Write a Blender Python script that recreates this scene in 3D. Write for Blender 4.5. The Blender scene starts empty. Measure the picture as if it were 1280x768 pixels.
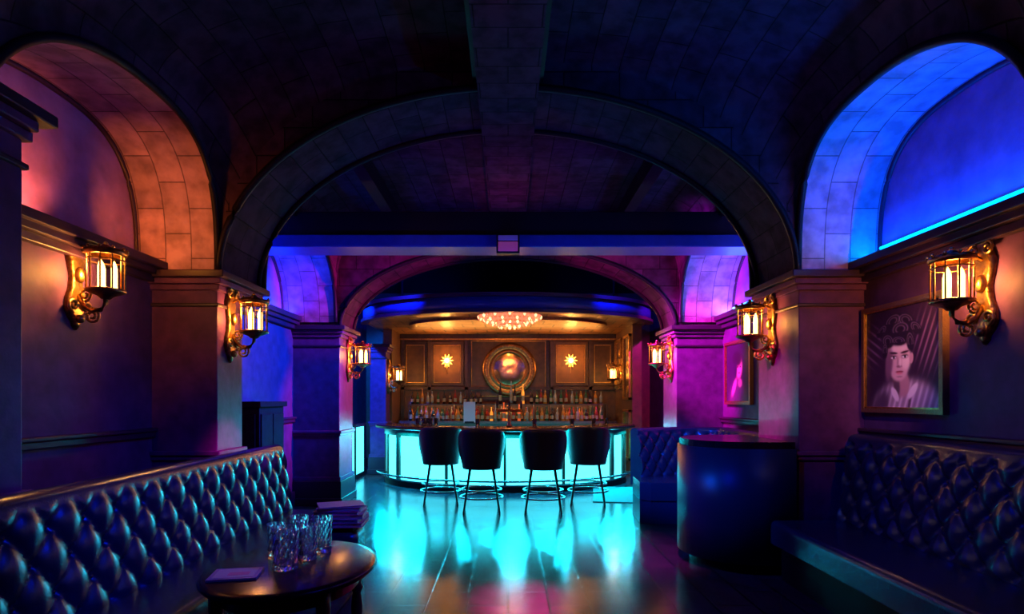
import bpy, math, random
import numpy as np
from mathutils import Vector, Matrix
random.seed(7)
sc = bpy.context.scene
try:
    sc.view_settings.view_transform = 'Standard'
    sc.view_settings.look = 'None'
except Exception: pass
pi = math.pi
F = 720.0
def PX(px, Y): return (px-635)*Y/F
def PZ(py, Y): return 1.5-(py-500)*Y/F

# ------------------------------------------------------------ materials
def newmat(name):
    m = bpy.data.materials.new(name); m.use_nodes = True
    nt = m.node_tree
    return m, nt, nt.nodes['Principled BSDF']
def mat(name, col, rough=0.5, metal=0.0, nscale=20, bump=0.0, var=0.0, emit=None, es=0, coat=0, trans=0, spec=0.5, tint=None):
    m, nt, b = newmat(name)
    b.inputs['Base Color'].default_value = (*col, 1)
    b.inputs['Roughness'].default_value = rough
    b.inputs['Metallic'].default_value = metal
    b.inputs['Coat Weight'].default_value = coat
    b.inputs['Transmission Weight'].default_value = trans
    b.inputs['Specular IOR Level'].default_value = spec
    if tint: b.inputs['Specular Tint'].default_value = (*tint, 1)
    if emit:
        b.inputs['Emission Color'].default_value = (*emit, 1)
        b.inputs['Emission Strength'].default_value = es
    if bump or var:
        tc = nt.nodes.new('ShaderNodeTexCoord')
        n = nt.nodes.new('ShaderNodeTexNoise'); n.inputs['Scale'].default_value = nscale
        n.inputs['Detail'].default_value = 5
        nt.links.new(tc.outputs['Object'], n.inputs['Vector'])
        if bump:
            bp = nt.nodes.new('ShaderNodeBump'); bp.inputs['Strength'].default_value = bump
            bp.inputs['Distance'].default_value = 0.02
            nt.links.new(n.outputs['Fac'], bp.inputs['Height'])
            nt.links.new(bp.outputs['Normal'], b.inputs['Normal'])
        if var:
            r = nt.nodes.new('ShaderNodeValToRGB')
            r.color_ramp.elements[0].position = .3; r.color_ramp.elements[1].position = .7
            r.color_ramp.elements[0].color = (*[c*(1-var) for c in col], 1)
            r.color_ramp.elements[1].color = (*[min(1, c*(1+var)) for c in col], 1)
            nt.links.new(n.outputs['Fac'], r.inputs['Fac'])
            nt.links.new(r.outputs['Color'], b.inputs['Base Color'])
    return m
def brickmat(name, c1, c2, mortar, bw, bh, msize, rough, bump=.6, scale=1.0, spec=.5, dist=.02, rot=0, dark=.3, tint=None):
    m, nt, b = newmat(name)
    tc = nt.nodes.new('ShaderNodeTexCoord')
    mp = nt.nodes.new('ShaderNodeMapping'); mp.inputs['Rotation'].default_value[2] = rot
    br = nt.nodes.new('ShaderNodeTexBrick')
    br.inputs['Color1'].default_value = (*c1, 1); br.inputs['Color2'].default_value = (*c2, 1)
    br.inputs['Mortar'].default_value = (*mortar, 1)
    br.inputs['Scale'].default_value = scale
    br.inputs['Mortar Size'].default_value = msize
    br.inputs['Mortar Smooth'].default_value = .3
    br.inputs['Brick Width'].default_value = bw
    br.inputs['Row Height'].default_value = bh
    nt.links.new(tc.outputs['UV'], mp.inputs['Vector'])
    nt.links.new(mp.outputs['Vector'], br.inputs['Vector'])
    n = nt.nodes.new('ShaderNodeTexNoise'); n.inputs['Scale'].default_value = 7; n.inputs['Detail'].default_value = 8
    nt.links.new(tc.outputs['Object'], n.inputs['Vector'])
    mx = nt.nodes.new('ShaderNodeMix'); mx.data_type = 'RGBA'; mx.blend_type = 'MULTIPLY'
    mx.inputs['Factor'].default_value = .75
    r = nt.nodes.new('ShaderNodeValToRGB')
    r.color_ramp.elements[0].position = .35; r.color_ramp.elements[1].position = .62
    r.color_ramp.elements[0].color = (dark, dark, dark, 1)
    nt.links.new(n.outputs['Fac'], r.inputs['Fac'])
    nt.links.new(br.outputs['Color'], mx.inputs['A']); nt.links.new(r.outputs['Color'], mx.inputs['B'])
    nt.links.new(mx.outputs['Result'], b.inputs['Base Color'])
    b.inputs['Roughness'].default_value = rough
    b.inputs['Specular IOR Level'].default_value = spec
    if tint: b.inputs['Specular Tint'].default_value = (*tint, 1)
    ma = nt.nodes.new('ShaderNodeMath'); ma.operation = 'MULTIPLY_ADD'
    ma.inputs[1].default_value = -1.0
    nt.links.new(br.outputs['Fac'], ma.inputs[0])
    m2 = nt.nodes.new('ShaderNodeMath'); m2.operation = 'MULTIPLY'; m2.inputs[1].default_value = .35
    nt.links.new(n.outputs['Fac'], m2.inputs[0]); nt.links.new(m2.outputs[0], ma.inputs[2])
    bp = nt.nodes.new('ShaderNodeBump'); bp.inputs['Strength'].default_value = bump
    bp.inputs['Distance'].default_value = dist
    nt.links.new(ma.outputs[0], bp.inputs['Height']); nt.links.new(bp.outputs['Normal'], b.inputs['Normal'])
    return m

M = {}
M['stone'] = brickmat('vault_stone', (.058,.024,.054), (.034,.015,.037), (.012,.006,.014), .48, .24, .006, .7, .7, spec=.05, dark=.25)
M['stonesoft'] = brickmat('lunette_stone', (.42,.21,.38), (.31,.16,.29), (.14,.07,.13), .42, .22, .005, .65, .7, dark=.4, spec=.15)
M['floor'] = brickmat('floor_tiles', (.060,.034,.056), (.036,.020,.036), (.004,.003,.005), .60, .30, .009, .19, .3, spec=.33, dist=.004, rot=pi/2, dark=.5, tint=(.55,.65,1))
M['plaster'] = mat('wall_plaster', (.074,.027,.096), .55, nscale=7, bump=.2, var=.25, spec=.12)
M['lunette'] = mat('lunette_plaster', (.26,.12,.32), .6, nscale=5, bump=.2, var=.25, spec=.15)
M['pillar'] = mat('pillar_plaster', (.090,.025,.115), .5, nscale=9, bump=.2, var=.25, spec=.12)
M['fascia'] = mat('blue_lit_fascia', (.012,.03,.20), .4, nscale=9, bump=.05, var=.1, spec=.25)  # blue light on the boards is put into the base colour
M['trim'] = mat('dark_trim', (.028,.010,.034), .4, nscale=20, bump=.05, spec=.25)
M['black'] = mat('black_paint', (.005,.003,.009), .5, spec=.15)
M['leather'] = mat('blue_black_leather', (.010,.018,.050), .27, nscale=120, bump=.08, spec=.9, tint=(.25,.5,1))
M['drum'] = mat('blue_drum_leather', (.006,.016,.055), .34, nscale=60, bump=.08, spec=.5, tint=(.2,.5,1))
M['leather2'] = mat('stool_leather', (.008,.010,.018), .38, nscale=120, bump=.08)
M['wood'] = mat('dark_wood', (.05,.024,.018), .3, nscale=12, bump=.05, var=.4)
M['cabwood'] = mat('cabinet_wood', (.016,.004,.014), .7, nscale=12, bump=.05, var=.3, spec=.02)
M['tabletop'] = mat('coffee_table_lacquer', (.012,.005,.010), .22, nscale=10, var=.4, spec=.4, tint=(.6,.5,1))
M['panelwood'] = mat('panel_wood', (.10,.038,.013), .42, nscale=8, bump=.1, var=.35)
M['bartop'] = mat('bar_top_wood', (.07,.022,.03), .25, nscale=10, var=.4, coat=.2)
M['gold'] = mat('aged_gold', (.62,.36,.10), .32, 1.0, nscale=30, bump=.25, var=.3)
M['bronze'] = mat('bronze', (.26,.13,.05), .36, 1.0, nscale=40, bump=.3, var=.4)
M['metal'] = mat('stool_metal', (.35,.35,.38), .25, 1.0)
M['canopygold'] = brickmat('canopy_gold_panels', (.40,.17,.045), (.28,.12,.035), (.04,.02,.01), .45, .45, .02, .35, .5)
M['cyan'] = mat('cyan_lightbox', (.1,.5,.5), .4, emit=(.08,.80,.95), es=2.6)
M['blueled'] = mat('blue_led', (.1,.1,.5), .4, emit=(.0,.45,1.0), es=30)
M['glowline'] = mat('cove_glow_line', (.1,.1,.5), .4, emit=(.0,.30,1.0), es=5)  # glowing tube added to draw the cove's bright line above the cornice
M['flame'] = mat('candle_glow', (1,.7,.3), .4, emit=(1.0,.48,.10), es=9)
M['bulb'] = mat('warm_bulb', (1,.7,.3), .4, emit=(1.0,.62,.22), es=14)
M['amber'] = mat('amber_glass', (.75,.36,.10), .25, emit=(1.0,.42,.10), es=.9)
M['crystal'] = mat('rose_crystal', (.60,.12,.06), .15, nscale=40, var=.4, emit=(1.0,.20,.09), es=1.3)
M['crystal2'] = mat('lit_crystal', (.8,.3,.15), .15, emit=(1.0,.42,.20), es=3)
M['glass'] = mat('clear_glass', (.95,.97,1), .03, trans=.95)
M['mirror'] = mat('antique_mirror', (.75,.48,.22), .16, 1.0, nscale=5, bump=.3, var=.5)
M['paper'] = mat('paper', (.40,.28,.38), .6)
M['sign'] = mat('sign_face', (.4,.12,.2), .4, emit=(1,.12,.22), es=.10)
M['frame'] = mat('frame_gold', (.30,.16,.08), .4, .8, nscale=60, bump=.3)
M['mat'] = mat('teal_light_patch', (.05,.11,.12), .8, nscale=90, bump=.2)  # colour of a blue-green pool of light on the floor
bott = [mat('bottle_amber', (.30,.10,.02), .12, emit=(1,.3,.03), es=.06), mat('bottle_green', (.02,.07,.03), .12),
        mat('bottle_dark', (.02,.012,.012), .12), mat('bottle_clear', (.22,.20,.18), .1), mat('bottle_red', (.20,.02,.015), .12)]
glow_bott = [mat('bottle_glow_amber', (.5,.2,.04), .12, emit=(1,.30,.03), es=.9), mat('bottle_glow_red', (.5,.1,.04), .12, emit=(1,.12,.02), es=.6)]  # backlight on the middle bottles is put in as emission
label = mat('bottle_label', (.24,.16,.09), .6)
books = [mat('book_pink', (.55,.10,.3), .5), mat('book_violet', (.22,.08,.35), .5), mat('book_pale', (.40,.28,.45), .5)]

# ------------------------------------------------------------ mesh builder
class MB:
    def __init__(s): s.v=[]; s.f=[]; s.m=[]; s.s=[]; s.uv=[]; s.mats=[]
    def mi(s, m):
        if isinstance(m, str): m = M[m]
        if m not in s.mats: s.mats.append(m)
        return s.mats.index(m)
    def face(s, idx, m, smooth=False, uv=None):
        s.f.append(tuple(idx)); s.m.append(s.mi(m)); s.s.append(smooth); s.uv.append(uv)
    def add(s, vs):
        i=len(s.v); s.v.extend([tuple(v) for v in vs]); return i
    def box(s, x0,x1,y0,y1,z0,z1,m):
        i=s.add([(x0,y0,z0),(x1,y0,z0),(x1,y1,z0),(x0,y1,z0),(x0,y0,z1),(x1,y0,z1),(x1,y1,z1),(x0,y1,z1)])
        for q in ((0,3,2,1),(4,5,6,7),(0,1,5,4),(1,2,6,5),(2,3,7,6),(3,0,4,7)):
            s.face([i+k for k in q], m)
    def prism(s, pts, z0, z1, m, mtop=None):
        n=len(pts); i=s.add([(x,y,z0) for x,y in pts]+[(x,y,z1) for x,y in pts])
        for k in range(n): s.face([i+k,i+(k+1)%n,i+n+(k+1)%n,i+n+k], m)
        s.face([i+k for k in range(n)][::-1], m); s.face([i+n+k for k in range(n)], mtop or m)
    def grid(s, P, m, smooth=True, closeu=False, closev=False, UV=None):
        nu=len(P); nv=len(P[0]); i=s.add([p for r in P for p in r])
        for a in range(nu if closeu else nu-1):
            for b in range(nv if closev else nv-1):
                a2=(a+1)%nu; b2=(b+1)%nv
                uv=None
                if UV: uv=[UV[a][b],UV[a2][b],UV[a2][b2],UV[a][b2]]
                s.face([i+a*nv+b,i+a2*nv+b,i+a2*nv+b2,i+a*nv+b2], m, smooth, uv)
        return i
    def lathe(s, prof, c=(0,0,0), n=16, m='gold', axis='z', smooth=True, a0=0, a1=2*pi):
        full = abs(a1-a0-2*pi)<1e-6
        P=[]
        for k in range(n if full else n+1):
            t=a0+(a1-a0)*k/n; row=[]
            for r,h in prof:
                if axis=='z': row.append((c[0]+r*math.cos(t),c[1]+r*math.sin(t),c[2]+h))
                elif axis=='y': row.append((c[0]+r*math.cos(t),c[1]+h,c[2]+r*math.sin(t)))
                else: row.append((c[0]+h,c[1]+r*math.cos(t),c[2]+r*math.sin(t)))
            P.append(row)
        s.grid(P, m, smooth, closeu=full)
    def tube(s, path, r, m, n=8, smooth=True, closed=False):
        P=[]; L=len(path); path=[Vector(p) for p in path]
        for k in range(L):
            if closed: t=(path[(k+1)%L]-path[k-1])
            else: t=path[min(k+1,L-1)]-path[max(k-1,0)]
            t.normalize()
            up=Vector((0,0,1)) if abs(t.z)<.9 else Vector((1,0,0))
            a=t.cross(up).normalized(); b=a.cross(t)
            rr=r[k] if isinstance(r,(list,tuple)) else r
            P.append([tuple(path[k]+a*rr*math.cos(2*pi*q/n)+b*rr*math.sin(2*pi*q/n)) for q in range(n)])
        i=s.grid(P, m, smooth, closeu=closed, closev=True)
        if not closed:
            s.face([i+q for q in range(n)], m); s.face([i+(L-1)*n+q for q in range(n)], m)
    def sphere(s, c, r, m, n=10, sc=(1,1,1)):
        P=[]
        for a in range(n+1):
            th=pi*a/n; P.append([(c[0]+sc[0]*r*math.sin(th)*math.cos(2*pi*b/n),c[1]+sc[1]*r*math.sin(th)*math.sin(2*pi*b/n),c[2]+sc[2]*r*math.cos(th)) for b in range(n)])
        s.grid(P, m, True, closev=True)
    def sweep(s, pts, prof, m, smooth=False, caps=True, flip=1):
        N=norms(pts, flip); P=[]
        for (x,y),(nx,ny) in zip(pts,N):
            P.append([(x+nx*d,y+ny*d,z) for d,z in prof])
        nv=len(prof)
        i=s.grid(P, m, smooth, closev=True)
        if caps:
            s.face([i+k for k in range(nv)], m); s.face([i+(len(pts)-1)*nv+k for k in range(nv)], m)
def norms(pts, flip=1):
    N=[]
    for k in range(len(pts)):
        a=pts[max(k-1,0)]; b=pts[min(k+1,len(pts)-1)]
        dx,dy=b[0]-a[0],b[1]-a[1]; l=math.hypot(dx,dy) or 1
        N.append((dy/l*flip,-dx/l*flip))
    return N
def build(name, mb, loc=(0,0,0), rotz=0, bevel=0, scale=1):
    me=bpy.data.meshes.new(name); me.from_pydata(mb.v,[],mb.f)
    for m in mb.mats: me.materials.append(m)
    me.polygons.foreach_set('material_index', mb.m)
    me.polygons.foreach_set('use_smooth', mb.s)
    uvl=me.uv_layers.new(name='UVMap')
    for p,uv in zip(me.polygons, mb.uv):
        if uv:
            for li,u in zip(p.loop_indices,uv): uvl.data[li].uv=u
        else:
            n=p.normal; ax=max(range(3),key=lambda k:abs(n[k]))
            for li in p.loop_indices:
                c=me.vertices[me.loops[li].vertex_index].co
                uvl.data[li].uv=(c.y,c.z) if ax==0 else ((c.x,c.z) if ax==1 else (c.x,c.y))
    me.update()
    o=bpy.data.objects.new(name,me); sc.collection.objects.link(o)
    o.location=loc; o.rotation_euler[2]=rotz; o.scale=(scale,)*3
    if bevel:
        b=o.modifiers.new('bevel','BEVEL'); b.width=bevel; b.segments=2; b.limit_method='ANGLE'; b.angle_limit=.7
    return o
def dup(o, loc, rotz=0):
    n=bpy.data.objects.new(o.name.split('.')[0], o.data); sc.collection.objects.link(n)
    n.location=loc; n.rotation_euler[2]=rotz
    for m in o.modifiers:
        b=n.modifiers.new(m.name,m.type); b.width=m.width; b.segments=m.segments; b.limit_method='ANGLE'; b.angle_limit=m.angle_limit
    return n

# ------------------------------------------------------------ room shell
b=MB(); b.box(-3.4,3.4,-1.3,13.2,-.1,0,'floor'); build('floor',b)

def lun_edge(Y, L, zs):
    yc,an,af,bb,nn,nf=L
    a,ln=(an,nn) if Y<yc else (af,nf)
    t=abs((Y-yc)/a)
    if t>=1: return zs
    return zs+bb*(1-t**ln)**(1/ln)
def lun_ys(L,n=48):
    yc,an,af=L[:3]; out=[]
    for i in range(n+1):
        c=math.cos(pi*i/n); out.append(yc-c*(an if c>0 else af))
    return out
def vault(b, y0,y1,W,zs,zc,n,L,Wl):
    yy=lun_ys(L); ys=[]
    k=int(max(1,(yy[0]-y0)/.4))
    if yy[0]-y0>.01: ys+= [y0+(yy[0]-y0)*i/k for i in range(k)]
    ys+=yy
    if y1-yy[-1]>.01: ys.append(y1)
    P=[];UV=[]; NT=48
    for Y in ys:
        ze=lun_edge(Y,L,zs)
        row=[];uv=[];arc=0;prev=None
        for k in range(NT+1):
            th=pi*k/NT; c=math.cos(th); s_=math.sin(th)
            x=W*math.copysign(abs(c)**(2/n),c); z=ze+(zc-ze)*abs(s_)**(2/n)
            if prev: arc+=math.hypot(x-prev[0],z-prev[1])
            prev=(x,z); row.append((x,Y,z)); uv.append((Y,arc))
        uv=[(u,v-arc/2) for u,v in uv]
        P.append(row);UV.append(uv)
    b.grid(P,'stone',True,UV=UV)
    for sx in (-1,1):
        P=[];UV=[];arc=0;prev=None
        for Y in yy:
            z=lun_edge(Y,L,zs)
            if prev: arc+=math.hypot(Y-prev[0],z-prev[1])
            prev=(Y,z)
            P.append([(sx*W,Y,z),(sx*Wl,Y,z)]); UV.append([(arc,0),(arc,Wl-W)])
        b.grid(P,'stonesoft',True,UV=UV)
        b.tube([(sx*(W-.005),Y,lun_edge(Y,L,zs)) for Y in yy],.028,'black',6)
        b.tube([(sx*(Wl-.01),Y,lun_edge(Y,L,zs)-.01) for Y in yy],.022,'trim',6)
b=MB()
L1=(4.02,1.37,.93,1.10,2.15,3.0); L2=(6.97,1.2,1.2,1.05,2.4,2.4)
vault(b,-1.2,4.95,2.5,2.6,4.42,2.2,L1,3.2)
vault(b,5.75,8.2,2.45,2.6,4.22,4,L2,3.2)
b.box(-3.4,3.4,8.9,13.2,3.9,4.0,'black')
b.box(-3.5,3.5,-1.3,13.2,4.75,4.8,'black')
build('ceiling',b)

for sx,nm in ((-1,'wall_left'),(1,'wall_right')):
    yb=5.42 if sx<0 else 5.75
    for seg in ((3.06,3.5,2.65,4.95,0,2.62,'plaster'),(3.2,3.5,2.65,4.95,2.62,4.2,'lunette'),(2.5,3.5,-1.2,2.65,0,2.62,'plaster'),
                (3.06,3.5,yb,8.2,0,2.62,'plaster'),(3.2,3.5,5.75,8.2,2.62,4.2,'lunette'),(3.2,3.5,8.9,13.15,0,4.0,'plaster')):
        b=MB(); x0,x1=seg[:2]; b.box(min(sx*x0,sx*x1),max(sx*x0,sx*x1),*seg[2:]); build(nm,b)
b=MB(); b.box(-3.5,3.5,-1.4,-1.2,0,4.8,'plaster'); build('wall_front',b)
b=MB(); b.box(-3.4,3.4,13.0,13.2,0,4.0,'panelwood'); build('wall_back',b)

ti=1
for sx in (-1,1):
    b=MB()
    def bx(x0,x1,*r): b.box(min(sx*x0,sx*x1),max(sx*x0,sx*x1),*r)
    for (ya,yb) in ((2.65,4.95),(5.75,8.2)):
        bx(3.0,3.06,ya,yb,2.50,2.56,'trim'); bx(2.96,3.2,ya,yb,2.56,2.64,'trim'); bx(2.92,2.98,ya,yb,2.61,2.68,'trim')
        bx(3.02,3.06,ya,yb,1.18,1.23,'trim'); bx(3.0,3.06,ya,yb,1.23,1.26,'trim')
    build('trim_%d'%ti,b,bevel=.008); ti+=1
    b=MB()
    for (ya,yb) in ((2.65,4.95),(5.75,8.2)): bx(3.02,3.06,ya,yb,0,.2,'trim')
    bx(3.17,3.2,8.9,13,0,.2,'trim')
    build('baseboard_'+('left' if sx<0 else 'right'),b,bevel=.006)
b=MB(); b.box(3.12,3.16,2.7,4.9,2.64,2.74,'blueled'); b.box(3.12,3.16,5.8,8.15,2.64,2.74,'blueled')
for ya,yb in ((2.7,4.92),(5.8,8.15)): b.tube([(3.185,ya,2.795),(3.185,yb,2.795)],.014,'glowline',8)
build('cove_led_strip',b)

def pillar(x0,x1,y0,y1,ztop,capy=None):
    b=MB(); b.box(x0,x1,y0,y1,0,ztop,'pillar')
    cy=capy or y1
    def ring(e,z0,z1,m='trim',yy=None): b.box(x0-e,x1+e,y0-e,(yy or y1)+e,z0,z1,m)
    ring(.03,0,.34,'trim'); ring(.05,.0,.10,'trim'); ring(.02,.34,.40,'pillar')
    ring(.02,.98,1.02,'pillar'); ring(.035,1.02,1.06,'pillar')
    ring(.02,ztop-.30,ztop-.27); ring(.03,ztop-.16,ztop-.11,'pillar',y1+(cy-y1)*.6); ring(.06,ztop-.11,ztop-.06,'pillar',cy-.03); ring(.10,ztop-.06,ztop+.0,'trim',cy)
    return build('pillar',b,bevel=.008)
pillar(2.5,3.3,4.95,5.75,2.6); pillar(-3.3,-2.5,4.95,5.42,2.6,5.72)
pillar(2.4,3.3,8.2,8.9,2.55); pillar(-3.3,-2.4,8.2,8.9,2.55)
pillar(-3.3,-2.36,2.0,2.80,2.92)
pillar(-2.78,-2.46,11.6,12.0,2.62)

def archway(y0,y1,W,zs,zc,ztop,softmat):
    b=MB(); N=64; P=[];Pf=[];Pb=[];UV=[];arc=0;prev=None;UF=[]
    for k in range(N+1):
        t=pi*k/N; x=W*math.cos(t); z=zs+(zc-zs)*math.sin(t)
        if prev: arc+=math.hypot(x-prev[0],z-prev[1])
        prev=(x,z)
        P.append([(x,y0,z),(x,y1,z)]); UV.append([(y0,arc),(y1,arc)])
        Pf.append([(x,y0,z),(x,y0,ztop)]); UF.append([(x,z),(x,ztop)]); Pb.append([(x,y1,z),(x,y1,ztop)])
    b.grid(P,softmat,True,UV=UV); b.grid(Pf,'stone',False,UV=UF); b.grid(Pb,'stone',False,UV=UF)
    for sx in (-1,1):
        b.box(min(sx*W,sx*3.4),max(sx*W,sx*3.4),y0,y1,zs,ztop,'stone')
    for (yy) in (y0,y1):
        pth=[(W*math.cos(pi*k/N)*.995,yy,zs+(zc-zs-.01)*math.sin(pi*k/N)) for k in range(N+1)]
        b.tube(pth,.03,'black',6)
    return build('archway',b)
archway(4.95,5.75,2.5,2.6,4.2,4.75,'stone')
archway(8.2,8.9,2.4,2.55,3.69,4.75,'stone')

b=MB(); b.box(-.26,.26,-1.2,8.2,4.14,4.5,'stone'); b.box(-.30,-.26,-1.2,8.2,4.22,4.5,'black'); b.box(.26,.30,-1.2,8.2,4.22,4.5,'black'); build('ceiling_beam',b)
for x in (-1.6,1.6):
    b=MB(); b.box(x-.07,x+.07,5.75,8.2,3.98,4.22,'black'); build('ceiling_joist',b)
b=MB(); b.box(-3.2,3.2,6.6,6.9,3.38,3.66,'black'); b.box(-3.2,3.2,6.55,6.95,3.24,3.38,'fascia'); build('cross_beam',b,bevel=.01)
b=MB(); b.box(-.13,.13,6.44,6.55,3.14,3.36,'black'); b.box(-.11,.11,6.43,6.44,3.16,3.27,'sign'); b.box(-.11,.11,6.43,6.44,3.28,3.34,'paper'); build('exit_sign',b,bevel=.005)

# ------------------------------------------------------------ tufted seating
def tuft_h(u,v,du,dv):
    p=u/du+v/dv; q=u/du-v/dv
    a=abs(math.sin(pi*p)); c=abs(math.sin(pi*q))
    h=(a*c)**.45
    pr=p-round(p); qr=q-round(q); d2=(pr*pr+qr*qr)
    return h-0.55*math.exp(-d2/.012)
def resample(pts, step):
    out=[pts[0]]
    for a,c in zip(pts,pts[1:]):
        l=math.hypot(c[0]-a[0],c[1]-a[1]); n=max(1,int(l/step))
        for k in range(1,n+1): out.append((a[0]+(c[0]-a[0])*k/n,a[1]+(c[1]-a[1])*k/n))
    return out
def smoothpath(ctrl, it=3):
    p=ctrl
    for _ in range(it):
        q=[p[0]]
        for a,c in zip(p,p[1:]):
            q+=[(a[0]*.75+c[0]*.25,a[1]*.75+c[1]*.25),(a[0]*.25+c[0]*.75,a[1]*.25+c[1]*.75)]
        q.append(p[-1]); p=q
    return p
def tufted(b, path, z0, z1, flip, th=.14, amp=.045, du=.23, dv=.30, lean=.08):
    pts=resample(path,.016); N=norms(pts,flip)
    for _ in range(6):
        N=[N[0]]+[((N[k-1][0]+N[k+1][0]+N[k][0])/3,(N[k-1][1]+N[k+1][1]+N[k][1])/3) for k in range(1,len(N)-1)]+[N[-1]]
    s=0;P=[];H=z1-z0; NV=38; S=[]
    for k,((x,y),(nx,ny)) in enumerate(zip(pts,N)):
        if k: s+=math.hypot(x-pts[k-1][0],y-pts[k-1][1])
        S.append(s); row=[]
        for j in range(NV+1):
            v=j/NV*H
            fade=min(1,v/.04)*min(1,(H-v)/.05)
            d=th+lean*(1-v/H)+amp*(tuft_h(s,v-.04,du,dv)*fade+.4*(1-fade))
            row.append((x+nx*d,y+ny*d,z0+v))
        r=(th+amp*.4)/2
        for j in range(1,9):
            a=pi*j/8; d=r+r*math.cos(a); row.append((x+nx*d,y+ny*d,z1+r*.7*math.sin(a)))
        row.append((x,y,z0-.1)); row.append((x+nx*(th+lean),y+ny*(th+lean),z0-.1))
        P.append(row)
    i=b.grid(P,'leather',True,closev=True)
    nv=len(P[0])
    b.face([i+k for k in range(nv)],'leather'); b.face([i+(len(P)-1)*nv+k for k in range(nv)],'leather')
    tot=S[-1]
    rows=int(H/(dv/2))+1
    for r in range(rows):
        v=.04+r*dv/2
        if v>H-.05 or v<.05: continue
        k=0
        while True:
            u=du*(k+(.5 if r%2 else 0)); k+=1
            if u>tot: break
            j=min(len(S)-1,max(0,int(u/tot*(len(S)-1))))
            d=th+lean*(1-v/H)
            b.sphere((pts[j][0]+N[j][0]*d,pts[j][1]+N[j][1]*d,z0+v),.014,'leather2',6)
def cushion_prof(d0,d1,z0,z1,r=.05):
    pr=[(d0,z0),(d1,z0)]
    for k in range(6):
        a=k/5*pi/2; pr.append((d1-r+r*math.cos(a)+0,z1-r+r*math.sin(a)))
    pr.append((d0,z1)); return pr
b=MB(); path=[(-2.30,2.1),(-2.30,5.5)]
tufted(b,path,.42,1.02,1,th=.14)
b.sweep(path,cushion_prof(.1,.70,.28,.45),'leather',smooth=False)
b.box(-2.24,-1.66,2.12,5.48,.06,.28,'black')
for y in (2.3,3.4,4.5,5.3): b.box(-1.74,-1.68,y,y+.06,0,.07,'wood'); b.box(-2.22,-2.16,y,y+.06,0,.07,'wood')
build('tufted_sofa',b)
b=MB(); path=[(3.0,2.68),(3.0,4.82)]
tufted(b,path,.48,1.16,-1,th=.14)
b.sweep(path,cushion_prof(.1,.80,.30,.49),'leather',flip=-1)
b.box(2.28,2.98,2.7,4.80,0,.30,'black')
build('tufted_banquette',b)
ctrl=[(1.62,7.62),(2.0,7.84),(2.5,7.98),(2.98,7.85),(3.0,7.3),(3.0,5.95)]
cp=smoothpath(ctrl,3)
b=MB(); tufted(b,cp,.48,1.08,1,th=.13,amp=.04,du=.20,dv=.26)
seat=[(1.64,7.58),(1.60,7.0),(1.72,6.93),(2.22,6.9),(2.34,6.8),(2.38,5.98),(2.96,5.98),(2.96,7.7),(2.7,7.9),(2.1,7.86)]
b.prism(seat,.28,.50,'leather')
b.prism([(x*.985+.03,y+.02) for x,y in seat],0,.28,'drum')
build('curved_booth_sofa',b,bevel=.03)
def stadium(xc,yc,r,x1,e=0,n=24):
    p=[(x1,yc-r-e)] 
    pts=[(xc-(r+e)*math.sin(pi*k/n),yc-(r+e)*math.cos(pi*k/n)) for k in range(n+1)]
    return p+pts+[(x1,yc+r+e)]
b=MB(); PCx,PCy=2.16,5.40; b.sweep(stadium(PCx,PCy,.5,2.43),[(0,.1),(0,1.08),(-.05,1.08),(-.05,.1)],'drum',smooth=True)
b.prism(stadium(PCx,PCy,.44,2.43)[::-1],0,.10,'black')
b.prism(stadium(PCx,PCy,.46,2.43)[::-1],.10,1.08,'drum')
b.prism(stadium(PCx,PCy,.53,2.43)[::-1],1.08,1.14,'tabletop')
build('rounded_host_counter',b)

b=MB(); b.box(-3.02,-2.72,6.30,6.98,.08,1.42,'cabwood'); b.box(-3.02,-2.69,6.26,7.02,1.42,1.48,'cabwood'); b.box(-3.0,-2.74,6.33,6.95,0,.08,'black')
for ya in (6.33,6.65): b.box(-2.725,-2.705,ya,ya+.30,.16,1.34,'cabwood'); b.sphere((-2.695,ya+(.05 if ya>6.5 else .25),.8),.014,'bronze',8)
b.box(-2.98,-2.76,6.285,6.30,.16,1.34,'cabwood')
build('sideboard_cabinet',b,bevel=.008)

# ------------------------------------------------------------ table + items
TC=(-1.155,3.10); TZ=.62
b=MB(); 
def ell(rx,ry,z): return [(TC[0]+rx*math.cos(2*pi*k/48),TC[1]+ry*math.sin(2*pi*k/48),z) for k in range(48)]
b.grid([ell(.02,.02,TZ-.055),ell(.39,.49,TZ-.055),ell(.42,.53,TZ-.04),ell(.435,.545,TZ-.02),ell(.425,.535,TZ-.008),ell(.40,.50,TZ),ell(.01,.01,TZ)],'tabletop',True,closev=True)
b.grid([ell(.34,.44,TZ-.05),ell(.34,.44,TZ-.12),ell(.32,.42,TZ-.12),ell(.32,.42,TZ-.05)],'wood',False,closev=True)
for sx in (-1,1):
    for sy in (-1,1):
        prof=[(0,0),(.018,0),(.022,.03),(.015,.05),(.026,.14),(.034,.28),(.024,.36),(.038,.39),(.024,.42),(.034,.45),(.034,TZ-.05),(0,TZ-.05)]
        b.lathe(prof,(TC[0]+sx*.26,TC[1]+sy*.31,0),14,'wood')
build('round_coffee_table',b)
b=MB()
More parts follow.
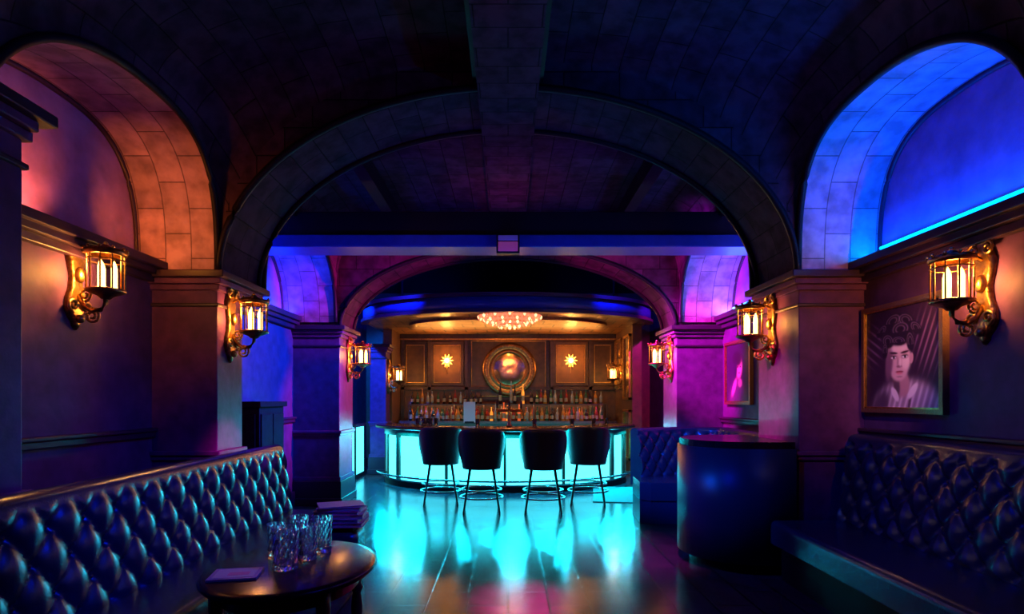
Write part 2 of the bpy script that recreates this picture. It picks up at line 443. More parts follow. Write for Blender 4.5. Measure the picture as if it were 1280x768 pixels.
def tumbler(x,y,h,r):
    n=14
    prof=[(0,0),(r*.86,0),(r*.9,.01)]
    for k in range(1,8): prof.append((r*(.9+.1*k/8)*(1.0 if k%2 else .95),h*k/8))
    no=len(prof)
    prof+=[(r,h),(r-.005,h),(r*.9,h*.6),(r*.84,.03),(0,.025)]
    P=[]
    for k in range(n*2):
        t=2*pi*k/(n*2)
        P.append([(x+(q*((1.0 if (k+i)%2 else .92) if 2<i<no else 1))*math.cos(t),y+(q*((1.0 if (k+i)%2 else .92) if 2<i<no else 1))*math.sin(t),TZ+.001+z) for i,(q,z) in enumerate(prof)])
    b.grid(P,'glass',False,closeu=True)
for (px,Y,h,r) in ((357,3.00,.215,.070),(385,3.18,.19,.052),(404,3.34,.205,.052),(374,3.38,.20,.052),(345,3.26,.18,.05)):
    tumbler(PX(px,Y),Y,h,r)
build('cut_glass_tumblers',b)
def slab(b,cx,cy,w,d,z0,z1,ang,m,m2=None):
    c,s_=math.cos(ang),math.sin(ang)
    pts=[(cx+c*x-s_*y,cy+s_*x+c*y) for x,y in ((-w/2,-d/2),(w/2,-d/2),(w/2,d/2),(-w/2,d/2))]
    b.prism(pts,z0,z1,m,m2)
b=MB(); slab(b,-1.36,2.88,.23,.19,TZ+.001,TZ+.012,.2,'paper',books[1]); slab(b,-1.36,2.88,.19,.15,TZ+.012,TZ+.0135,.2,books[2],books[2]); slab(b,-1.34,2.87,.10,.05,TZ+.0135,TZ+.0145,.2,books[0]); build('magazine',b)
b=MB(); oc=(-1.40,4.82)
def sq(r,z): 
    out=[]
    for k in range(40):
        t=2*pi*k/40; c,s_=math.cos(t),math.sin(t)
        f=1/((abs(c)**6+abs(s_)**6)**(1/6)); out.append((oc[0]+r*f*c,oc[1]+r*f*s_,z))
    return out
b.grid([sq(.01,.05),sq(.16,.05),sq(.17,.08),sq(.175,.30),sq(.18,.36),sq(.17,.40),sq(.15,.42),sq(.01,.425)],'leather',True,closev=True)
for sx in (-1,1):
    for sy in (-1,1): b.lathe([(0,0),(.015,0),(.022,.06),(0,.06)],(oc[0]+sx*.12,oc[1]+sy*.12,0),8,'wood')
build('ottoman',b)
b=MB(); z=.462
for k,(w,d,h,a) in enumerate(((.42,.34,.035,.05),(.40,.31,.03,-.08),(.41,.32,.035,.12),(.37,.29,.025,-.03),(.35,.28,.03,.15),(.36,.27,.012,.4))):
    if k==0: slab(b,oc[0],oc[1],.28,.28,.426,.462,0,'cabwood')
    slab(b,oc[0],oc[1],w,d,z,z+.004,a,books[k%3]); slab(b,oc[0],oc[1],w-.012,d-.012,z+.004,z+h-.004,a,'paper'); slab(b,oc[0],oc[1],w,d,z+h-.004,z+h,a,books[k%3]); z+=h
build('book_stack',b)

# ------------------------------------------------------------ bar
BC=(-.05,11.0)
def epath(rx,ry,a0,a1,n,c=BC): return [(c[0]+rx*math.cos(a0+(a1-a0)*k/n),c[1]+ry*math.sin(a0+(a1-a0)*k/n)) for k in range(n+1)]
a0,a1=pi,2*pi
b=MB(); bp=epath(2.28,1.75,a0,a1,72)
b.sweep(bp,[(-.12,0),(-.01,0),(-.01,.10),(-.12,.10)],'black',flip=1)
b.sweep(bp,[(-.12,.10),(-.035,.10),(-.035,.90),(-.12,.90)],'cyan',smooth=True)
b.sweep(bp,[(-.12,.88),(0,.88),(0,.99),(-.12,.99)],'wood')
b.sweep(bp,[(-.05,.10),(.015,.10),(.015,.125),(-.05,.125)],'metal')
b.sweep(bp,[(-.50,.99),(.13,.99),(.15,1.0),(.15,1.04),(.13,1.05),(-.50,1.05)],'bartop')
b.sweep(bp,[(.13,1.0),(.158,1.0),(.158,1.035),(.13,1.035)],'bronze')
N=norms(bp)
for k in (1,8,14,26,36,46,58,64,71):
    x,y=bp[k];nx,ny=N[k]; tx,ty=-ny,nx
    w=.05 if k in (14,58,1,71,8,64) else .022
    b.prism([(x+nx*-.1+tx*w,y+ny*-.1+ty*w),(x+nx*-.1-tx*w,y+ny*-.1-ty*w),(x+tx*-w,y+ty*-w),(x+tx*w,y+ty*w)],.10,.90,'wood')
b.tube([(x+nx*.14,y+ny*.14,.2) for (x,y),(nx,ny) in zip(bp[6:67],N[6:67])],.018,'metal',8)
for k in (8,20,30,42,52,64):
    x,y=bp[k];nx,ny=N[k]; b.tube([(x,y,.2),(x+nx*.14,y+ny*.14,.2)],.012,'metal',6)
build('bar_counter',b)
b=MB(); b.box(-3.17,-2.86,10.82,11.50,.0,.08,'black'); b.box(-3.17,-2.88,10.84,11.5,.08,.98,'cyan'); b.box(-3.17,-2.84,10.80,11.52,.98,1.04,'bartop')
for x in (-2.89,-3.17): b.box(x,x+.03,10.825,10.86,.08,.98,'wood')
build('side_service_counter',b)
cp2=epath(2.72,1.62,a0,a1,72,(-.02,11.0))
b=MB(); b.sweep(cp2,[(-.06,2.97),(0,2.97),(0,3.2),(-.06,3.2)],'fascia',smooth=True)
b.sweep(cp2,[(-.10,2.93),(.04,2.93),(.04,2.98),(-.10,2.98)],'trim'); b.sweep(cp2,[(-.05,3.19),(.06,3.19),(.06,3.25),(-.05,3.25)],'trim')
b.prism([(x,y) for x,y in cp2]+[(2.70,13.0),(-2.74,13.0)],2.975,2.995,'canopygold')
b.prism([(x,y) for x,y in cp2]+[(2.70,13.0),(-2.74,13.0)],3.19,3.21,'black')
b.sweep(epath(1.9,1.05,a0,a1,60,(0,11.3)),[(-.05,2.93),(.03,2.93),(.03,2.98),(-.05,2.98)],'bronze')
for x in (-2.0,2.0): b.tube([(x,10.9,3.2),(x,10.9,3.9)],.02,'black')
build('bar_canopy',b)
b=MB(); cc=(.03,10.0,2.974)
b.lathe([(0,0),(.30,0),(.34,-.03),(.30,-.05),(0,-.05)],cc,32,'gold')
for ring,(r,zz) in enumerate(((.54,-.045),(.44,-.10),(.32,-.15),(.18,-.20))):
    n=int(r*75)
    for k in range(n):
        t=2*pi*k/n+ring; x,y=cc[0]+r*math.cos(t),cc[1]+r*math.sin(t)
        b.lathe([(0,-.040),(.022,-.012),(.024,.01),(0,.03)],(x,y,cc[2]+zz),6,'crystal2' if k%3==0 else 'crystal',smooth=False)
    b.tube([(cc[0]+r*math.cos(2*pi*k/32),cc[1]+r*math.sin(2*pi*k/32),cc[2]+zz+.02) for k in range(32)],.008,'gold',5,closed=True)
b.lathe([(.52,-.04),(.42,-.09),(.29,-.135),(.14,-.185),(0,-.20)],cc,32,'crystal')
b.lathe([(.30,-.03),(.52,-.035)],cc,32,'gold')
b.sphere((cc[0],cc[1],cc[2]-.22),.03,'crystal2',8)
build('crystal_chandelier',b)

for sx,nm in ((-1,'wall_alcove_left'),(1,'wall_alcove_right')):
    b=MB(); b.box(min(sx*2.42,sx*2.6),max(sx*2.42,sx*2.6),11.2 if sx>0 else 12.0,13.0,0,2.975,'panelwood'); build(nm,b)
b=MB()
def pframe(x0,x1,z0,z1,w=.05,y=13.0,m='wood',m2='gold'):
    for (a,c,e,f) in ((x0,x1,z0,z0+w),(x0,x1,z1-w,z1),(x0,x0+w,z0+w,z1-w),(x1-w,x1,z0+w,z1-w)):
        b.box(a,c,y-.045,y,e,f,m)
    i=w+.012; g=.014
    for (a,c,e,f) in ((x0+i,x1-i,z0+i,z0+i+g),(x0+i,x1-i,z1-i-g,z1-i),(x0+i,x0+i+g,z0+i+g,z1-i-g),(x1-i-g,x1-i,z0+i+g,z1-i-g)):
        b.box(a,c,y-.02,y,e,f,m2)
for x0,x1 in ((-2.36,-1.82),(-1.74,-1.0),(1.02,1.80),(1.88,2.38)): pframe(x0,x1,1.82,2.80)
pframe(-.90,.92,1.50,2.90,.06)
for x in (-2.40,-1.80,-.97,.95,1.82): b.box(x,x+.07,12.93,13.0,1.0,2.975,'wood')
b.box(-2.42,2.42,12.90,13.0,2.86,2.975,'wood'); b.box(-2.42,2.42,12.88,12.92,2.84,2.87,'gold'); b.box(-2.42,2.42,12.93,13.0,1.72,1.79,'wood')
for x0 in (-2.1,-1.37,1.41,2.12): b.sphere((x0,12.97,2.9),.03,'gold',8)
build('trim_3',b)
b=MB()
for (y0,y1,z0,z1) in ((11.3,11.95,1.5,2.8),(12.15,12.85,1.75,2.8),(11.3,11.95,.3,1.3)):
    for (a,c,e,f) in ((y0,y1,z0,z0+.05),(y0,y1,z1-.05,z1),(y0,y0+.05,z0,z1),(y1-.05,y1,z0,z1)): b.box(2.37,2.42,a,c,e,f,'gold')
    for k in range(4):
        if z0>1: b.lathe([(.0,0),(.07,-.02),(.085,-.0)],(2.42,(y0+y1)/2,z0+.2+k*(z1-z0-.3)/4),12,'gold',axis='x')
build('trim_4',b)
b=MB(); mc=(.03,12.93,2.18)
b.lathe([(0,-.005),(.2,-.012),(.36,-.005),(.38,.0)],mc,40,'mirror','y')
b.lathe([(.36,.02),(.36,-.04),(.40,-.06),(.44,-.04),(.46,-.03),(.50,-.05),(.56,-.06),(.60,-.03),(.60,.06)],mc,48,'bronze','y')
b.lathe([(.455,-.035),(.475,-.055),(.495,-.035)],mc,48,'gold','y')
for k in range(24):
    t=2*pi*k/24; b.sphere((mc[0]+.53*math.cos(t),mc[1]-.06,mc[2]+.53*math.sin(t)),.018,'gold',6)
build('round_mirror',b)
b=MB(); b.box(-2.3,2.3,12.5,12.93,0,.98,'wood'); b.box(-2.36,2.36,12.45,12.93,.98,1.04,'bartop')
b.box(-2.2,2.2,12.66,12.93,1.38,1.41,'wood'); 
for x in (-2.2,-1.2,-.55,.55,1.2,2.17): b.box(x,x+.03,12.68,12.93,1.04,1.38,'wood')
for k in range(6): b.box(-2.2+.75*k,-2.2+.75*k+.65,12.485,12.5,.12,.88,'panelwood')
build('back_bar_cabinet',b)
b=MB()
def bottle(x,y,z,h,r,m):
    prof=[(0,0),(r,0),(r,h*.55),(r*.8,h*.64),(r*.36,h*.74),(r*.34,h*.93),(r*.42,h*.94),(r*.42,h),(0,h)]
    b.lathe(prof,(x,y,z),10,m); b.lathe([(r*1.02,h*.15),(r*1.02,h*.42)],(x,y,z),10,label)
for zz,yy in ((1.04,12.72),(1.04,12.55),(1.41,12.76)):
    x=-2.12
    while x<2.12:
        if not (zz>1.3 and abs(x)<.5): bottle(x,yy+random.uniform(-.02,.02),zz,random.uniform(.24,.33),random.uniform(.03,.042),random.choice(bott))
        x+=random.uniform(.085,.14)
for k,(x,h) in enumerate(((-.36,.30),(-.27,.38),(-.17,.46),(-.09,.40),(-.01,.34),(.07,.50),(.15,.42),(.24,.36),(.33,.44),(.42,.30))):
    bottle(x,12.5 if h<.42 else 12.74,1.04 if h<.42 else 1.41,h,.034,(glow_bott+bott[2:4])[(k*3)%4])
build('liquor_bottles',b)
b=MB(); b.box(-.82,-.64,10.9,10.93,1.05,1.09,'black'); b.box(-.84,-.62,10.905,10.925,1.07,1.46,'paper'); build('menu_card_holder',b)
b=MB()
b.lathe([(0,0),(.05,0),(.05,.02),(.028,.05),(.028,.30),(.05,.33),(0,.36)],(.02,9.62,1.05),16,'gold')
b.tube([(-.2,9.62,1.32),(.24,9.62,1.32)],.025,'gold')
for x in (-.18,0.02,.22):
    b.tube([(x,9.62,1.32),(x,9.52,1.31),(x,9.50,1.24)],.012,'gold'); b.lathe([(0,0),(.012,0),(.022,.12),(0,.14)],(x,9.60,1.35),8,'wood')
build('beer_tap_tower',b)
b=MB()
for px,Y in ((522,9.95),(530,9.9),(538,9.85),(545,10.0),(534,10.1),(597,9.6),(668,9.6),(715,9.75),(742,9.9),(758,10.05)):
    x=PX(px,Y); b.lathe([(0,0),(.03,0),(.04,.13),(.037,.13),(.027,.01),(0,.01)],(x,Y,1.05),12,'glass')
for px,Y in ((527,10.05),(541,10.1)): b.lathe([(0,0),(.035,0),(.006,.01),(.006,.09),(.04,.13),(.035,.2),(.032,.2),(.035,.13),(0,.1)],(PX(px,Y),Y,1.05),12,'glass')
build('drinking_glasses',b)

def flower(x,z):
    b=MB(); b.lathe([(0,0),(.05,0),(.06,-.02),(.03,-.05),(0,-.05)],(0,0,0),16,'gold','y')
    for k in range(10):
        t=2*pi*k/10; c,s_=math.cos(t),math.sin(t)
        path=[(.03*c,-.04,.03*s_),(.09*c,-.075,.09*s_),(.15*c,-.06,.15*s_)]
        b.tube(path,[.012,.022,.004],'amber',6)
    b.sphere((0,-.09,0),.05,'bulb',10)
    b.tube([(0,-.02,-.03),(0,-.05,-.2),(0,-.02,-.28)],[.012,.010,.004],'gold',6)
    build('flower_wall_light',b,(x,12.995,z))
flower(-1.37,2.38); flower(1.41,2.38)

# ------------------------------------------------------------ stools
b=MB()
b.lathe([(0,.62),(.20,.62),(.225,.65),(.23,.70),(.215,.74),(.17,.755),(0,.755)],(0,0,0),28,'leather2')
b.lathe([(0,.59),(.17,.59),(.18,.62),(0,.62)],(0,0,0),24,'metal')
na=40;nz=14
rows=[]
for a in range(na+1):
    t=-1+2*a/na; ang=-pi/2+t*1.75
    ztop=.58+ .52*(1-abs(t)**5*.55)
    prof=[]
    for j in range(nz+1):
        v=j/nz; z=.58+(ztop-.58)*v; r=.225+.06*v; prof.append((r+.02,z))
    for j in range(1,4): prof.append((.285+.02*math.cos(pi*j/4),ztop+.02*math.sin(pi*j/4)))
    for j in range(nz,-1,-1):
        v=j/nz; z=.58+(ztop-.58)*v; r=.225+.06*v; prof.append((r-.02,z))
    rows.append([(r*1.04*math.cos(ang),r*math.sin(ang),z) for r,z in prof])
i=b.grid(rows,'leather2',True,closev=True); nv=len(rows[0])
b.face([i+k for k in range(nv)],'leather2'); b.face([i+na*nv+k for k in range(nv)],'leather2')
for sx in (-1,1):
    for sy in (-1,1): b.tube([(sx*.15,sy*.13,.60),(sx*.235,sy*.20,.02)],[.018,.014],'black',8); b.sphere((sx*.235,sy*.20,.012),.016,'black',6)
for z,f in ((.20,.85),(.30,.70)):
    rx,ry=(.13+.105*f)*1.30,(.13+.07*f)*1.36
    b.tube([(rx*math.cos(2*pi*k/36),ry*math.sin(2*pi*k/36),z) for k in range(36)],.012,'metal',6,closed=True)
st=build('bar_stool',b,(PX(551,8.3),8.3,0),.12)
dup(st,(PX(602,7.75),7.75,0),.05); dup(st,(PX(679,7.7),7.7,0),-.05); dup(st,(PX(735,8.3),8.3,0),-.15)

# ------------------------------------------------------------ sconces
def spiral(cx,cz,r0,r1,t0,t1,y=0,x=0,n=26,plane='xz'):
    out=[]
    for k in range(n+1):
        f=k/n; r=r0+(r1-r0)*f; t=t0+(t1-t0)*f
        if plane=='xz': out.append((cx+r*math.cos(t),y,cz+r*math.sin(t)))
        else: out.append((x,cx+r*math.cos(t),cz+r*math.sin(t)))
    return out
b=MB()
outl=[(0,.37),(.03,.34),(.05,.30),(.035,.26),(.06,.22),(.085,.16),(.07,.08),(.05,.0),(.06,-.08),(.09,-.15),(.095,-.22),(.07,-.28),(.04,-.31),(.03,-.34),(0,-.37)]
full=outl+[(-y,z) for y,z in outl[::-1]][1:-1]
n=len(full)
i=b.add([(0,y,z) for y,z in full]+[(.02,y,z) for y,z in full]+[(.035,y*.7,z*.9) for y,z in full])
for q in range(2):
    for k in range(n): b.face([i+q*n+k,i+q*n+(k+1)%n,i+(q+1)*n+(k+1)%n,i+(q+1)*n+k],'bronze',True)
b.face([i+2*n+k for k in range(n)],'gold')
for s_ in (-1,1):
    b.tube(spiral(s_*.055,.24,.045,.01,pi/2,pi/2-s_*4*pi*.7,x=.045,plane='yz'),.010,'gold',6)
    b.tube(spiral(s_*.06,-.20,.05,.01,-pi/2,-pi/2+s_*4*pi*.7,x=.045,plane='yz'),.011,'gold',6)
    b.tube(spiral(s_*.035,.31,.03,.008,-pi/2,-pi/2+s_*3*pi,x=.04,plane='yz'),.008,'gold',6)
b.sphere((.045,0,.02),.04,'gold',10,(.7,1,1.4)); b.sphere((.045,0,-.29),.03,'gold',10)
arm=[(.03,0,-.12),(.07,0,-.20),(.13,0,-.235),(.19,0,-.225),(.225,0,-.18),(.225,0,-.14)]
b.tube(arm,.016,'bronze',8)
b.tube(spiral(.13,-.27,.055,.012,pi*.5,pi*.5-3.2*pi),.010,'gold',6)
b.tube(spiral(.08,-.12,.045,.010,-pi*.5,-pi*.5+3*pi),.009,'gold',6)
lx=.225; R=.112
b.lathe([(0,-.15),(.03,-.15),(.05,-.13),(R*.9,-.11),(R+.012,-.10),(R+.012,-.085),(R-.01,-.08),(0,-.08)],(lx,0,0),20,'bronze')
b.lathe([(R-.012,.155),(R+.012,.155),(R+.02,.175),(R+.012,.195),(R-.012,.195),(R-.012,.155)],(lx,0,0),20,'bronze')
b.lathe([(R+.005,.195),(R*.75,.205),(R*.45,.212),(.035,.22),(.02,.235)],(lx,0,0),20,'bronze',smooth=True)
b.sphere((lx,0,.24),.016,'gold',8)
for k in range(10):
    t=2*pi*k/10; b.tube([(lx+R*math.cos(t),R*math.sin(t),-.09),(lx+R*math.cos(t),R*math.sin(t),.165)],.0055,'bronze',5)
    b.sphere((lx+(R+.015)*math.cos(t),(R+.015)*math.sin(t),.20),.012,'gold',6)
b.tube([(lx+(R+.003)*math.cos(2*pi*k/24),(R+.003)*math.sin(2*pi*k/24),.12) for k in range(24)],.005,'bronze',5,closed=True)
for k in range(3):
    t=2*pi*k/3+.5; b.lathe([(0,-.08),(.019,-.08),(.019,.07),(.012,.10),(0,.125)],(lx+.05*math.cos(t),.05*math.sin(t),0),10,'flame')
b.tube([(.03,0,.17),(.09,0,.20),(lx-R,0,.175)],.012,'bronze',6)
sconce0=None
warm=(1,.40,.08)
def light(name,typ,loc,col,power,target=None,size=.05,angle=60,blend=.8,sy=None):
    l=bpy.data.lights.new(name,typ); l.color=col; l.energy=power
    o=bpy.data.objects.new(name,l); sc.collection.objects.link(o); o.location=loc
    if typ=='AREA':
        l.size=size
        if sy: l.shape='RECTANGLE'; l.size_y=sy
    else: l.shadow_soft_size=size
    if typ=='SPOT': l.spot_size=math.radians(angle); l.spot_blend=blend
    if target: o.rotation_euler=(Vector(target)-Vector(loc)).to_track_quat('-Z','Y').to_euler()
    return o
scs=[(-3.06,4.06,2.36,0,44),(3.06,3.68,2.22,pi,44),(-2.5,5.16,2.20,0,28),(2.5,5.42,2.19,pi,28),(-2.4,8.62,2.13,0,17),(2.4,8.42,2.12,pi,17)]
for (x,y,z,r,p) in scs:
    if sconce0 is None: o=build('wall_sconce',b,(x,y,z),r); sconce0=o
    else: dup(sconce0,(x,y,z),r)
    dx=.18 if r==0 else -.18
    light('sconce_lamp','POINT',(x+dx,y,z+.03),warm,p,size=.03)
for (x,y,z,r) in ((-2.46,11.78,1.98,0),(2.42,12.05,2.03,pi)):
    dup(sconce0,(x,y,z),r); light('sconce_lamp','POINT',(x+(.20 if r==0 else -.20),y,z+.03),warm,10,size=.03)

# ------------------------------------------------------------ pictures
def painting(name, fn, W, H, loc_y, loc_z, nx_, nz_):
    NX,NZ=nx_,nz_
    b=MB(); 
    P=[[(0,W/2-W*a/NX,H/2-H*c/NZ) for c in range(NZ+1)] for a in range(NX+1)]
    U,V=np.meshgrid(np.linspace(0,1,NX+1),np.linspace(0,1,NZ+1),indexing='ij')
    col=fn(U,V).reshape(-1,3)
    m,nt,bs=newmat(name+'_canvas'); at=nt.nodes.new('ShaderNodeAttribute'); at.attribute_name='Col'
    nt.links.new(at.outputs['Color'],bs.inputs['Base Color']); bs.inputs['Roughness'].default_value=.5
    bs.inputs['Specular IOR Level'].default_value=.2
    b.grid(P,m,True)
    nc=len(b.v)
    fw=.035
    for (y0,y1,z0,z1) in ((-W/2-fw,W/2+fw,H/2,H/2+fw),(-W/2-fw,W/2+fw,-H/2-fw,-H/2),(-W/2-fw,-W/2,-H/2,H/2),(W/2,W/2+fw,-H/2,H/2)):
        b.box(-.02,.029,y0,y1,z0,z1,'frame')
    g=.012
    for (y0,y1,z0,z1) in ((-W/2,W/2,H/2-g,H/2),(-W/2,W/2,-H/2,-H/2+g),(-W/2,-W/2+g,-H/2,H/2),(W/2-g,W/2,-H/2,H/2)):
        b.box(-.012,.02,y0,y1,z0,z1,'gold')
    b.box(.005,.029,-W/2,W/2,-H/2,H/2,'black')
    o=build(name,b,(3.03,loc_y,loc_z))
    ca=o.data.color_attributes.new('Col','FLOAT_COLOR','POINT')
    arr=np.ones((len(o.data.vertices),4)); arr[:nc,:3]=col
    ca.data.foreach_set('color',arr.ravel())
    return o
def S(x): return 1/(1+np.exp(-np.clip(x,-40,40)))
def edist(U,V,cx,cy,rx,ry,ang):
    dx=(U-cx);dy=(V-cy)
    c,s_=math.cos(ang),math.sin(ang)
    x=dx*c+dy*s_; y=-dx*s_+dy*c
    return np.sqrt((x/rx)**2+(y/ry)**2)
def emask(U,V,cx,cy,rx,ry,ang=0,soft=14): return S((1-edist(U,V,cx,cy,rx,ry,ang))*soft)
def over(I,m,c): return I*(1-m[...,None])+np.array(c)*m[...,None]
def portrait(U,V):
    I=np.ones(U.shape+(3,))*np.array([.03,.010,.035])
    hs=(np.sin((U*1.2+V*.5)*75)*.5+.5)**5*emask(U,V,.86,.38,.15,.24,0,5); I=over(I,hs*.4,(.55,.22,.45))
    hs=(np.sin((U*.7-V*1.1)*62)*.5+.5)**5*emask(U,V,.12,.36,.11,.18,0,5); I=over(I,hs*.3,(.45,.2,.4))
    I=over(I,emask(U,V,.58,1.02,.44,.30,0,18),(.34,.21,.30))
    st=(np.sin((U*1.0+V*.35)*85)*.5+.5)**2*emask(U,V,.58,1.02,.41,.28,0,18); I=over(I,st*.75,(.80,.60,.70))
    I=over(I,emask(U,V,.22,1.0,.10,.20,.5,10),(.08,.04,.08))
    I=over(I,emask(U,V,.62,.95,.015,.14,.2,14),(.12,.06,.1))
    I=over(I,emask(U,V,.52,.76,.10,.13,-.15,16),(.50,.24,.28))
    I=over(I,emask(U,V,.45,.77,.045,.12,-.1,9),(.10,.05,.08))
    I=over(I,emask(U,V,.43,.86,.035,.08,-.6,14),(.85,.68,.74)); I=over(I,emask(U,V,.66,.83,.035,.09,.7,14),(.85,.68,.74))
    I=over(I,emask(U,V,.48,.50,.155,.19,.05,22),(.78,.46,.48))
    I=over(I,emask(U,V,.48,.62,.115,.11,0,18),(.74,.42,.45))
    I=over(I,emask(U,V,.35,.55,.05,.17,.1,8),(.20,.08,.14))
    I=over(I,emask(U,V,.57,.55,.05,.07,0,6)*.8,(.98,.72,.70)); I=over(I,emask(U,V,.48,.41,.10,.035,0,6)*.7,(.95,.66,.66))
    I=over(I,emask(U,V,.645,.52,.024,.05,.1,18),(.60,.30,.34))
    I=over(I,emask(U,V,.47,.27,.19,.12,.1,20),(.018,.008,.022))
    curls=((.33,.33,.09,.07,.4),(.63,.36,.05,.10,-.15),(.24,.22,.09,.045,-.6),(.40,.14,.12,.07,-.3),(.57,.15,.11,.065,.35),(.70,.24,.09,.05,.7),(.29,.42,.04,.08,0),(.48,.34,.10,.045,.15),(.50,.23,.13,.08,0))
    for cx,cy,rx,ry,an in curls: I=over(I,emask(U,V,cx,cy,rx,ry,an,18),(.018,.008,.022))
    for cx,cy,rx,ry,an in curls:
        for rr in (.45,.75):
            d=edist(U,V,cx,cy,rx,ry,an)
            w=S((.07-np.abs(d-rr))*70)*(V<cy+.3*ry)
            I=over(I,w*.16,(.55,.30,.50))
    for ex in (.41,.56):
        I=over(I,emask(U,V,ex,.455,.055,.012,.12 if ex<.5 else -.12,12),(.05,.02,.04))
        I=over(I,emask(U,V,ex,.495,.046,.024,0,7)*.75,(.25,.10,.14))
        I=over(I,emask(U,V,ex,.50,.034,.013,0,14),(.85,.75,.78)); I=over(I,emask(U,V,ex+.004,.50,.014,.014,0,14),(.02,.01,.02))
        I=over(I,emask(U,V,ex,.487,.040,.005,0,10),(.03,.01,.02))
    I=over(I,emask(U,V,.465,.545,.012,.055,.05,8)*.6,(.35,.16,.2)); I=over(I,emask(U,V,.485,.59,.035,.012,0,8)*.85,(.26,.09,.13))
    I=over(I,emask(U,V,.50,.55,.012,.04,0,8)*.7,(1,.78,.75))
    I=over(I,emask(U,V,.49,.642,.052,.011,0,12),(.32,.05,.09)); I=over(I,emask(U,V,.49,.658,.042,.010,0,10),(.75,.25,.3))
    I=over(I,emask(U,V,.49,.69,.04,.008,0,8)*.6,(.3,.13,.17))
    return I
def portrait2(U,V):
    I=np.ones(U.shape+(3,))*np.array([.03,.015,.04])
    I=over(I,emask(U,V,.5,.98,.36,.36,0,12),(.10,.05,.10)); I=over(I,emask(U,V,.55,.42,.13,.18,.1,14),(.75,.33,.33))
    I=over(I,emask(U,V,.48,.27,.19,.13,.2,12),(.02,.01,.02)); I=over(I,emask(U,V,.42,.45,.06,.14,0,8),(.02,.01,.03))
    for ex in (.5,.61): I=over(I,emask(U,V,ex,.41,.03,.014,0,10),(.03,.01,.02))
    I=over(I,emask(U,V,.56,.51,.04,.014,0,10),(.3,.05,.08)); I=over(I,emask(U,V,.35,.75,.06,.17,.6,10),(.6,.26,.30)); I=over(I,emask(U,V,.60,.68,.08,.07,0,10),(.5,.22,.26))
    return I
painting('framed_portrait',portrait,.85,.80,4.45,1.83,170,170)
painting('framed_portrait',portrait2,.78,.78,7.60,1.86,80,80)
b=MB(); slab(b,1.85,9.1,1.0,1.5,0,.012,-.15,'mat'); build('floor_light_patch',b)  # thin slab standing in for a teal lit patch of floor

# ------------------------------------------------------------ lights
blue=(.0,.03,1.0); mag=(1.0,.02,.38); cyan=(.0,.75,1.0)
def up(name,*a,**k):
    o=light(name,*a,**k); o.rotation_euler=(pi,0,0); return o
up('cove_light_a','AREA',(3.09,3.8,2.70),blue,55,size=.05,sy=2.2)
up('cove_light_b','AREA',(3.09,6.97,2.70),(.14,.02,1),45,size=.05,sy=2.3)
up('cove_light_c','AREA',(-3.09,6.97,2.70),blue,60,size=.05,sy=2.3)
light('amber_soffit_fill','SPOT',(-2.90,4.25,2.75),(1,.28,.03),38,(-2.85,4.92,3.10),size=.04,angle=120,blend=1)  # added spot, brightens the soffit that the sconce cap keeps dark
light('amber_wall_graze','SPOT',(-2.90,3.75,2.72),(1,.24,.08),38,(-3.2,3.75,2.95),size=.04,angle=100,blend=1)  # added spot for the warm patch on the lunette wall
light('blue_spot_left','SPOT',(1.4,2.6,3.9),blue,440,(-2.4,4.0,.5),size=.06,angle=42)
light('blue_spot_right','SPOT',(-.6,2.2,4.0),blue,220,(2.6,4.3,.9),size=.06,angle=42)
light('blue_spot_booth','SPOT',(-.8,3.0,3.9),(.0,.10,1),3000,(2.1,7.4,.7),size=.06,angle=18)
light('blue_spot_podium','SPOT',(-2.0,4.2,2.9),(.0,.14,1),520,(1.75,5.2,.7),size=.15,angle=18)
light('magenta_spot_left','SPOT',(1.0,3.0,3.9),(1,.02,.55),2200,(-2.5,5.22,.95),size=.05,angle=8)
light('magenta_spot_right','SPOT',(-1.2,3.0,3.9),mag,3000,(2.5,5.55,1.45),size=.05,angle=12)
light('pink_floor_spot','SPOT',(.12,2.4,3.9),mag,7500,(.10,4.3,0),size=.05,angle=13,blend=1)
light('violet_floor_spot','SPOT',(.6,2.6,3.9),(.7,.02,.6),2000,(1.15,5.6,0),size=.05,angle=20,blend=1)
light('portrait_fill_spot','SPOT',(1.4,2.5,3.6),(1,.50,.72),200,(3.0,4.40,1.80),size=.05,angle=18)  # unseen spot added overhead to brighten the portrait
light('vault_wash_violet','SPOT',(-1.0,-.6,2.0),(.5,.02,.45),36,(-1.6,4.0,4.3),size=.1,angle=50)
light('vault_wash_blue','SPOT',(1.0,-.6,2.0),(.0,.20,1),240,(1.9,3.6,4.3),size=.1,angle=40)
light('blue_spot_bay_left','SPOT',(.6,7.2,3.55),(.0,.08,1),4200,(-3.0,6.9,1.9),size=.05,angle=54)
light('violet_spot_bay_right','SPOT',(.2,7.1,3.55),(.85,.01,.75),3600,(2.9,8.2,2.1),size=.05,angle=34)
light('violet_lunette_right','SPOT',(.4,7.0,3.55),(.60,.01,1),500,(3.0,7.5,3.3),size=.05,angle=45)
light('pink_spot_arch_l','SPOT',(1.2,7.1,3.5),mag,1700,(-1.9,8.6,3.2),size=.05,angle=38)
light('pink_spot_arch_r','SPOT',(-1.2,7.1,3.5),mag,1700,(1.9,8.6,3.2),size=.05,angle=38)
light('magenta_pillar_left','SPOT',(1.9,8.4,3.0),mag,2200,(-2.4,8.6,1.4),size=.03,angle=24)
light('magenta_pillar_right','SPOT',(-1.9,8.4,3.0),mag,2200,(2.4,8.6,1.5),size=.03,angle=24)
light('pink_ceiling_wash','SPOT',(0,7.3,3.5),(.8,.03,.4),14,(0,7.3,4.2),size=.1,angle=150)
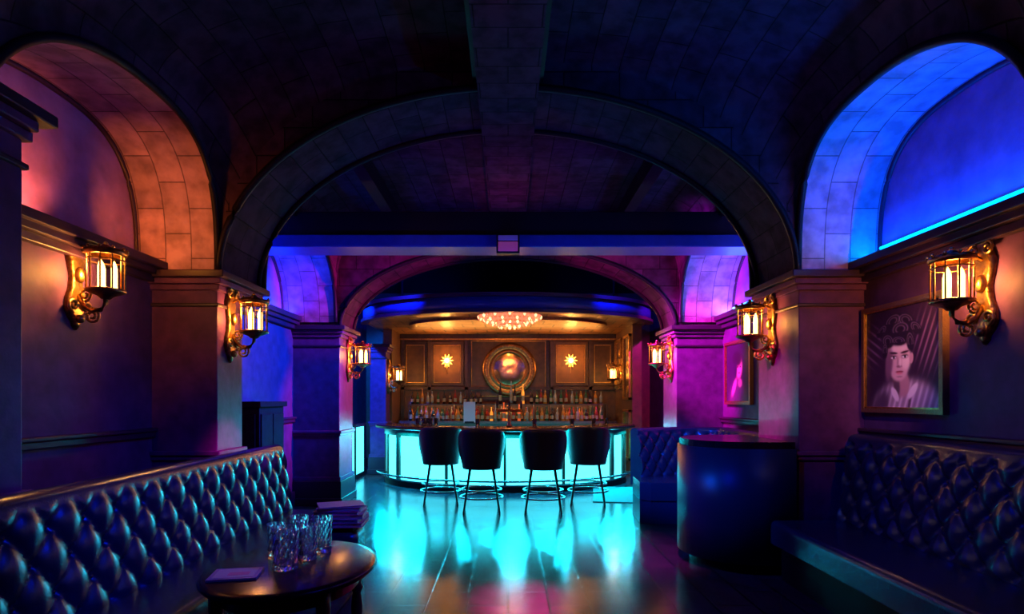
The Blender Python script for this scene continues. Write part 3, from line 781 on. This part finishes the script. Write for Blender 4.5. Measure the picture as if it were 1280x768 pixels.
light('blue_canopy_left','SPOT',(-1.6,9.1,3.6),blue,520,(-2.3,10.4,3.05),size=.05,angle=100)
light('blue_canopy_right','SPOT',(1.6,9.1,3.6),blue,220,(2.3,10.4,3.05),size=.05,angle=100)
light('blue_back_left','SPOT',(-2.8,9.2,3.6),(.0,.10,1),2000,(-2.9,12.5,1.6),size=.05,angle=50)
light('magenta_back_right','SPOT',(2.8,9.2,3.6),(.8,.01,.7),500,(2.9,12.0,1.4),size=.05,angle=60)
light('blue_under_beam','AREA',(0,6.2,2.9),blue,12,(0,6.6,3.4),size=4.5,sy=.05)
light('chandelier_lamp','POINT',(.03,10.0,2.62),(1,.32,.08),24,size=.05)
for x in (-1.6,0,1.6):
    light('bar_fill_spot','SPOT',(x,11.6,2.96),(1,.38,.08),46,(x,12.6,1.2),size=.03,angle=95)  # warm spots added to light the back bar, no fixtures modelled
light('canopy_fill','AREA',(0,12.5,2.7),(1,.34,.06),20,(0,11.6,3.0),size=4.0,sy=.05)  # area light added to brighten the gold ceiling from below
for x in (-1.37,1.41): light('flower_lamp','POINT',(x,12.82,2.38),(1,.42,.09),30,size=.05)
light('bottle_fill','AREA',(0,12.63,1.37),(1,.40,.12),9,(0,12.75,1.1),size=4.2,sy=.03)  # area light added to warm the bottles, no strip modelled
for k in (8,18,27,36,45,54,64):
    x,y=bp[k];nx,ny=N[k]
    light('bar_underglow','AREA',(x+nx*.07,y+ny*.07,.98),cyan,58,(x+nx*.60,y+ny*.60,0),size=.7,sy=.05)

w=bpy.data.worlds.new('world'); sc.world=w; w.use_nodes=True
w.node_tree.nodes['Background'].inputs[0].default_value=(.10,.08,.5,1); w.node_tree.nodes['Background'].inputs[1].default_value=.01

cam=bpy.data.cameras.new('camera'); co=bpy.data.objects.new('camera',cam); sc.collection.objects.link(co)
co.location=(0,0,1.5); co.rotation_euler=(pi/2,0,0); cam.sensor_width=36; cam.lens=36*F/1280
cam.shift_x=5/1280; cam.shift_y=116/1280; cam.clip_start=.05
sc.camera=co
